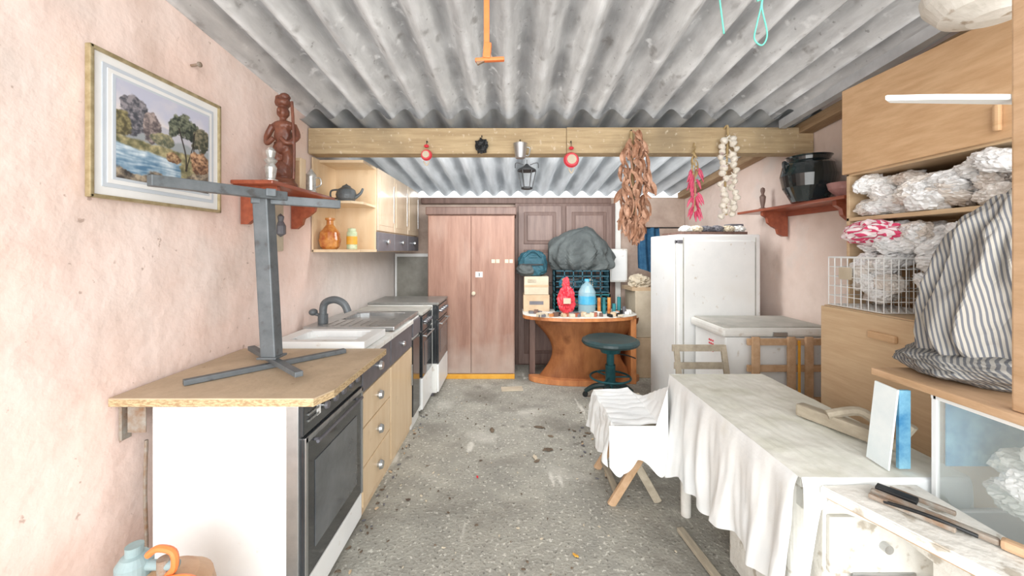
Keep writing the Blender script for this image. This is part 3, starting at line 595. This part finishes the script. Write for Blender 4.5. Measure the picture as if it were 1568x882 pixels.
b.box(x0-.002,x0+.002,y0,y1,z0,z1,glassm); b.box(x0,x1,y0-.002,y0+.002,z0,z1,glassm); b.box(x0,x1,y1-.002,y1+.002,z0,z1,glassm); b.box(x1-.002,x1+.002,y0,y1,z0,z1,glassm); b.box(x0,x1,y0,y1,z0,z0+.006,white)
for i in range(60): b.crumple((U(1.34,1.56),U(.62,1.09),U(.70,.93)),(U(.04,.065),U(.04,.07),U(.03,.05)),random.choice([bedding,plast,bedding,plast2]),zmin=.657,rot=(U(-.5,.5),U(-.5,.5),U(0,3)))
b.box(x0+.02,x1-.02,y1-.012,y1-.008,.80,1.0,picblue)
b.done()
b=B('wooden_lid_board'); b.box(1.262,1.645,.50,1.34,1.012,1.036,rawwood,.004); b.done()
b=B('leaning_plastic_sheet'); b.bar((1.20,1.25,.748),(1.215,1.235,1.01),.075,.006,ltblue,up=(1,0,0)); b.box(1.235,1.272,1.215,1.225,.75,1.0,picblue)
b.done()
b=B('wood_plane_tool'); b.bar((1.22,1.62,.775),(1.32,1.36,.775),.05,.05,greyw,.01); b.tube([(1.24,1.5,.80),(1.33,1.46,.83),(1.36,1.4,.80)],.018,greyw); b.tube([(1.33,1.33,.76),(1.33,1.30,.80),(1.34,1.27,.86)],.012,cardw); b.done()
b=B('striped_fabric_bundle')
def bf(q,d):
    k=(d.z+1)/2; q.x=q.x*(1.08-.50*k**1.3)+.11*k; q.y*=1-.3*k
    a=math.atan2(d.y,d.x); f=.02*math.sin(a*13+4*d.z+4*noise.noise(d*2))*(1-abs(d.z)**4); q+=Vector((d.x,d.y,0))*f
    return q
b.blob((1.53,1.20,1.31),(.25,.20,.35),striped,n=.2,ns=1.6,sub=6,zmin=1.06,fn=bf,crease=.05,xmax=1.765)
b.blob((1.535,1.20,1.085),(.245,.205,.062),stripedark,n=.15,ns=2,sub=5,zmin=1.037,crease=.05,xmax=1.77)
b.done()
# ---------------------------------------------------------------- hutch on right
b=B('beech_hutch')
Ya,Yb=.85,2.05
b.box(1.68,2.19,Ya,Yb,.0,1.155,beech2,.004)
b.box(1.66,1.68,1.46,Yb-.003,.52,1.15,beech2,.004); b.box(1.66,1.68,1.46,Yb-.003,.05,.51,beech2,.004); b.box(1.66,1.68,Ya,1.455,.05,1.15,beech2,.004)
b.obox((1.652,1.70,1.06),(.02,.13,.035),beech,bev=.012)
b.box(1.80,2.19,Yb-.018,Yb,1.155,2.30,beech2,.003); b.box(1.80,2.19,Ya,Ya+.018,1.155,2.30,beech2,.003); b.box(2.17,2.19,Ya,Yb,1.155,2.3,beech2)
for z in (1.60,1.84,2.28): b.box(1.80,2.17,Ya,Yb,z,z+.02,beech2,.003)
b.box(1.775,1.80,1.32,Yb,1.85,2.30,beech,.004); b.box(1.775,1.80,Ya,1.315,1.85,2.30,beech,.004)
b.box(1.755,1.775,1.375,1.395,1.88,1.98,beech,.008)
b.done()
b=B('plastic_bag_pile')
for i in range(85):
    b.crumple((U(1.80,1.95),U(1.12,1.97),U(1.65,1.79)),(U(.04,.075),U(.05,.09),U(.028,.045)),random.choice([plast,plast,plast,plast2]),zmin=1.622,rot=(U(-.5,.5),U(-.5,.5),U(0,3)))
b.done()
b=B('plastic_bag_pile')
for i in range(85):
    y=U(1.28,1.97); z=U(1.20,1.54) if y<1.66 else U(1.46,1.54)
    b.crumple((U(1.80,1.95),y,z),(U(.045,.08),U(.05,.09),U(.03,.055)),random.choice([plast,plast,plast,plast2]),zmin=1.157,rot=(U(-.5,.5),U(-.5,.5),U(0,3)))
b.done()
def wire(b,x0,x1,y0,y1,z0,z1,mat,r=.0022,n=9,m=6):
    for k in range(m):
        z=z0+(z1-z0)*k/(m-1); rr=r*2 if k==m-1 else r
        b.tube([(x0,y0,z),(x0,y1,z)],rr,mat,seg=6,sub=1);b.tube([(x1,y0,z),(x1,y1,z)],rr,mat,seg=6,sub=1);b.tube([(x0,y0,z),(x1,y0,z)],rr,mat,seg=6,sub=1);b.tube([(x0,y1,z),(x1,y1,z)],rr,mat,seg=6,sub=1)
    for k in range(n):
        y=y0+(y1-y0)*k/(n-1); x=x0+(x1-x0)*k/(n-1)
        b.tube([(x0,y,z1),(x0,y,z0),(x1,y,z0),(x1,y,z1)],r,mat,seg=6,sub=1); b.tube([(x,y0,z1),(x,y0,z0),(x,y1,z0),(x,y1,z1)],r,mat,seg=6,sub=1)
b=B('wire_basket'); wire(b,1.68,1.95,1.72,2.02,1.162,1.41,white); 
for i in range(26): b.crumple((U(1.74,1.88),U(1.78,1.96),U(1.21,1.42)),(U(.04,.06),U(.04,.06),U(.03,.05)),random.choice([plast,plast,plast2]),zmin=1.17,rot=(U(-.5,.5),U(-.5,.5),U(0,3)))
b.box(1.673,1.678,1.88,1.95,1.30,1.36,cardw); b.done()
b=B('pink_striped_bag'); b.crumple((1.775,1.88,1.535),(.09,.14,.062),pinkstripe,zmin=1.45); b.done()
b=B('wooden_post'); b.box(1.284,1.314,.95,.98,1.037,2.62,rawwood,.005); b.done()
b=B('white_wall_shelf'); b.prism([(.97,.99,1.838),(1.10,.982,1.838),(1.76,.982,1.838),(1.76,1.035,1.838),(1.0,1.01,1.838)],(0,0,.014),white,.002); b.done()
b=B('ceiling_lampshade'); b.lathe((1.45,1.14,2.24),[(.0,-.10),(.06,-.095),(.12,-.07),(.155,-.02),(.16,.01),(.14,.05),(.09,.085),(.04,.10),(.03,.12),(.0,.125)],foam,seg=40); b.cyl((1.45,1.14,2.35),(1.45,1.14,2.60),.008,cardw); b.done()
# ---------------------------------------------------------------- right wall shelf
b=B('red_wall_shelf'); b.box(1.98,2.21,2.27,3.35,1.755,1.777,redw,.006); b.box(2.198,2.212,2.3,3.3,1.715,1.755,redw)
for y in (2.36,3.05): b.prism(bracket_pts(2.21,y,1.755,-1,.20,.2),(0,.03,0),redw)
b.done()
b=B('glazed_pot'); b.lathe((2.04,2.62,1.777),[(.10,0),(.105,.01),(.15,.10),(.165,.18),(.15,.25),(.12,.28),(.125,.30),(.135,.31),(.12,.315),(.0,.30)],pot,seg=40)
for s in (-1,1): b.tube([(2.04+s*.14,2.62,2.03),(2.04+s*.17,2.62,2.05),(2.04+s*.165,2.62,1.99),(2.04+s*.155,2.62,1.98)],.01,pot)
b.done()
b=B('pink_bowl'); b.lathe((2.08,2.38,1.777),[(.04,0),(.045,.01),(.08,.05),(.09,.09),(.085,.09),(.03,.04),(0,.035)],M('terracotta_pink','A87B78','C39A95',8,rough=.6)); b.done()
b=B('wooden_figurine'); b.lathe((2.12,3.22,1.777),[(.03,0),(.03,.02),(.012,.03),(.02,.08),(.024,.12),(.01,.14),(.018,.17),(.015,.19),(0,.2)],dbrown2,seg=14); b.done()
# ---------------------------------------------------------------- hanging things
yb=2.77
def hook(b,x,z=2.2): b.tube([(x,2.80,z),(x,yb,z),(x,yb,z-.02)],.003,iron,seg=6)
for k,(x,mat,nm) in enumerate(((-.62,redp,'red_egg_timer'),(.43,redp,'red_hanging_ornament'))):
    b=B(nm); hook(b,x,2.24); zz=2.135 if k==0 else 2.10; s=.055 if k==0 else .075
    b.tube([(x,yb,2.22),(x,yb,zz+s)],.002,iron,seg=5)
    b.lathe((x,yb-.01,zz),[(0,-.02),(s*.6,-.02),(s*.75,0),(s*.6,.02),(0,.02)],mat,rot=(1.57,0,0),seg=24); b.lathe((x,yb-.032,zz),[(0,-.005),(s*.45,-.005),(s*.45,.005),(0,.005)],cardw,rot=(1.57,0,0),seg=20)
    b.lathe((x,yb-.01,zz+s),[(.012,0),(.02,.01),(.012,.02)],mat,seg=10); b.tube([(x-.02,yb-.01,zz-s*.8),(x,yb-.01,zz-s-.02),(x+.02,yb-.01,zz-s*.8)],.005,cardw); b.done()
b=B('black_hanging_bell'); hook(b,-.22,2.28); b.tube([(-.22,yb,2.26),(-.22,yb,2.24)],.002,iron,seg=5); b.blob((-.22,yb-.01,2.20),(.045,.03,.055),iron,n=.4,ns=3,crease=.3); b.done()
b=B('metal_mug'); hook(b,.06,2.25); b.lathe((.06,yb-.02,2.11),[(.035,0),(.038,.01),(.05,.10),(.052,.105),(.046,.10),(.03,.012),(0,.01)],alu); b.tube([(.105,yb-.02,2.19),(.13,yb-.02,2.18),(.12,yb-.02,2.13),(.10,yb-.02,2.13)],.005,alu); b.tube([(.06,yb,2.23),(.06,yb-.02,2.205)],.002,iron,seg=5); b.done()
b=B('iron_lantern'); x,y=.14,3.6; b.tube([(x,y,zc(y)-.03),(x,y,2.25)],.003,iron,seg=6)
b.lathe((x,y,2.19),[(.09,0),(.085,.02),(.03,.05),(.01,.07)],iron,seg=6); b.lathe((x,y,2.02),[(.05,0),(.055,.01),(.05,.02)],iron,seg=6)
for k in range(6):
    a=k*math.pi/3; b.tube([(x+.085*math.cos(a),y+.085*math.sin(a),2.19),(x+.05*math.cos(a),y+.05*math.sin(a),2.03)],.004,iron,seg=6)
for s in (-1,1): b.tube([(x+s*.03,y,2.25),(x+s*.1,y,2.27),(x+s*.11,y,2.22)],.004,iron,seg=6)
b.done()
b=B('dried_leaf_bunch'); x=.87; hook(b,x,2.32)
b.tube([(x,yb,2.31),(x,yb,2.2),(x+.01,yb,1.9),(x+.02,yb,1.6)],.012,stalk)
def leaf(b,c,l,w,mat,rot):
    e=Euler(rot).to_matrix(); c=Vector(c)
    b.surf(lambda u,v: c+e@Vector(((v-.5)*w*math.sin(math.pi*min(1,u*.9+.08)),.35*w*abs(v-.5)*2+.3*w*math.sin(u*4),-l*u)),7,4,mat)
for i in range(170):
    t=R()**.8; z=2.30-.70*t; rr=.02+.08*math.sin(math.pi*min(1,t*.75+.12)); a=U(0,6.28)
    leaf(b,(x+.015*t+rr*math.cos(a)*.9,yb-.045+rr*math.sin(a)*.5,z),U(.08,.15),U(.025,.05),leafm,(U(-.4,.4),U(-.5,.5),U(0,6.28)))
b.done()
b=B('pink_pepper_string'); x=1.33; b.tube([(x,2.80,2.2),(x,yb,2.2),(x,yb,1.8),(x-.01,yb,1.72)],.004,stalk,seg=6)
for i in range(34):
    z=2.05-.33*R(); a=U(0,6.28); c=Vector((x+.02*math.cos(a),yb+.01*math.sin(a),z)); d=Vector((math.cos(a)*.04,math.sin(a)*.02-.01,-.075))
    b.tube([c,c+d*.5+Vector((0,0,.01)),c+d],.009,pinkp,seg=8,radii=[.006,.011,.002],sub=3)
for i in range(10): leaf(b,(x+U(-.02,.02),yb-.01,2.20-.02*i),.08,.02,stalk,(U(-.4,.4),U(-.6,.6),U(0,6)))
b.done()
b=B('garlic_braid'); x=1.56; b.tube([(x,2.80,2.34),(x+.01,yb,2.34),(x+.005,yb,2.15),(x-.01,yb,1.9),(x,yb,1.70)],.008,stalk,seg=8)
def bulb(c,r,rot): b.lathe(c,[(r*.3,-r*.8),(r*.8,-r*.6),(r,-r*.1),(r*.8,r*.4),(r*.35,r*.8),(r*.15,r*1.3),(r*.1,r*1.8)],garl,seg=14,rot=rot)
for i in range(30):
    t=(i+.5)/30; z=2.26-.58*t; s=-1 if i%2 else 1; bulb((x+s*U(.02,.06),yb-U(.005,.05),z),U(.02,.03),(U(-.6,.6),-s*U(.3,1.2),0))
b.done()
b=B('hanging_orange_tool'); x,y=-.10,1.5; b.box(x-.011,x+.011,y-.005,y+.005,2.215,2.57,orange,.003); b.bar((x-.045,y,2.195),(x+.07,y,2.20),.02,.014,orange,.004); b.bar((x,y,2.20),(x+.005,y,2.26),.03,.03,orange,.004); b.bar((x-.04,y,2.185),(x+.02,y,2.215),.016,.02,rust,.003); b.done()
b=B('mint_cord'); b.tube([(.80,1.5,2.59),(.82,1.5,2.42),(.835,1.5,2.30)],.003,mintst); b.tube([(.98,1.5,2.59),(.985,1.5,2.44),(.965,1.5,2.34),(.955,1.5,2.28),(.985,1.5,2.255),(1.005,1.5,2.30),(.985,1.5,2.40),(.99,1.5,2.45)],.003,mintst); b.tube([(.965,1.5,2.43),(1.0,1.49,2.44)],.004,mintst); b.done()
# ---------------------------------------------------------------- gas bottle foreground
b=B('gas_bottle'); cx,cy=-1.06,1.16
b.lathe((cx,cy,0),[(.10,0),(.125,.02),(.13,.05),(.13,.37),(.12,.42),(.085,.45),(.04,.465),(.03,.47),(0,.47)],gasb,seg=36)
b.cyl((cx,cy,.465),(cx,cy,.51),.018,rust); b.lathe((cx-.09,cy,.45),[(.04,0),(.045,.01),(.045,.05),(.032,.07),(.022,.075),(.022,.1),(0,.1)],gasg); b.cyl((cx-.06,cy,.49),(cx+.04,cy,.49),.014,gasg)
b.tube([(cx-.03,cy-.02,.535),(cx+.0,cy-.02,.555),(cx+.045,cy-.02,.545),(cx+.05,cy-.02,.50),(cx+.02,cy-.01,.465)],.010,orange)
b.tube([(cx+.03,cy-.03,.47),(cx+.10,cy-.03,.475),(cx+.16,cy-.04,.45),(cx+.19,cy-.04,.38),(cx+.19,cy-.04,.2)],.010,orange)
b.tube([(cx-.09,cy-.06,.47),(cx-.14,cy-.05,.45),(cx-.15,cy-.04,.35)],.010,orange)
b.done()
# ---------------------------------------------------------------- floor litter
b=B('dry_leaves')
def fl(px,py,s,mat):
    e=Euler((0,0,U(0,6))).to_matrix(); c=Vector((px,py,.003))
    n=14; pts=[c+e@Vector((s*math.cos(k*6.283/n)*U(.5,1),s*.5*math.sin(k*6.283/n)*U(.5,1),U(0,.004))) for k in range(n)]
    b.prism(pts,(0,0,.003),mat)
for p in ((-.16,3.05,.05),(.22,3.1,.05),(.26,2.75,.05),(.30,2.95,.03),(.17,2.6,.03),(-.6,2.2,.02),(.68,2.75,.05),(.6,3.0,.03),(.05,1.72,.015),(.72,2.9,.06),(.75,2.55,.05),(.82,2.7,.05)): fl(*p,leafd)
for i in range(110): fl(U(-.7,.85),U(1.65,3.8),U(.004,.013),random.choice([leafd,cardw,leafd]))
for i in range(60): fl(U(.45,1.0),U(2.4,3.4),U(.006,.02),random.choice([leafd,card,leafd,dgrey]))
for i in range(50): fl(U(-.80,-.72),U(1.7,3.4),U(.006,.018),random.choice([leafd,card,leafd,dgrey]))
fl(-.22,2.42,.015,redp); fl(.3,1.8,.02,yel); fl(.16,2.65,.04,cardw)
b.done()
b=B('paper_scrap'); b.obox((-.0,3.95,.006),(.22,.12,.006),cardw,rot=(0,0,.1)); b.done()
b=B('loose_lath'); b.bar((.86,1.95,.02),(.92,1.45,.02),.035,.02,greyw,.003); b.done()
# ---------------------------------------------------------------- light & camera
w=bpy.data.worlds.new('World'); sc.world=w; w.use_nodes=True; bg=w.node_tree.nodes['Background']; bg.inputs[0].default_value=(.97,.985,1,1); bg.inputs[1].default_value=2.6
def area(name,loc,rot,sx,sy,p,c=(1,1,1)):
    l=bpy.data.lights.new(name,'AREA'); l.shape='RECTANGLE'; l.size=sx; l.size_y=sy; l.energy=p; l.color=c; o=bpy.data.objects.new(name,l); o.location=loc; o.rotation_euler=rot; sc.collection.objects.link(o); return o
area('daylight_entrance',(.3,-1.6,1.5),(math.radians(98),0,0),4.5,2.6,165,(1,.99,.975))
area('back_fill_light',(.3,3.05,2.1),(math.radians(50),0,0),2.4,.4,46,(1,.99,.98))  # added fill behind the beam to brighten the back; no actual fitting there
cam=bpy.data.cameras.new('camera'); cam.lens=595/1600*36; cam.sensor_width=36; cam.shift_y=-60/1600; cam.clip_start=.05
co=bpy.data.objects.new('camera',cam); co.location=(0,0,1.45); co.rotation_euler=(math.radians(90),0,0); sc.collection.objects.link(co); sc.camera=co
sc.view_settings.view_transform='Standard'; sc.view_settings.look='None'
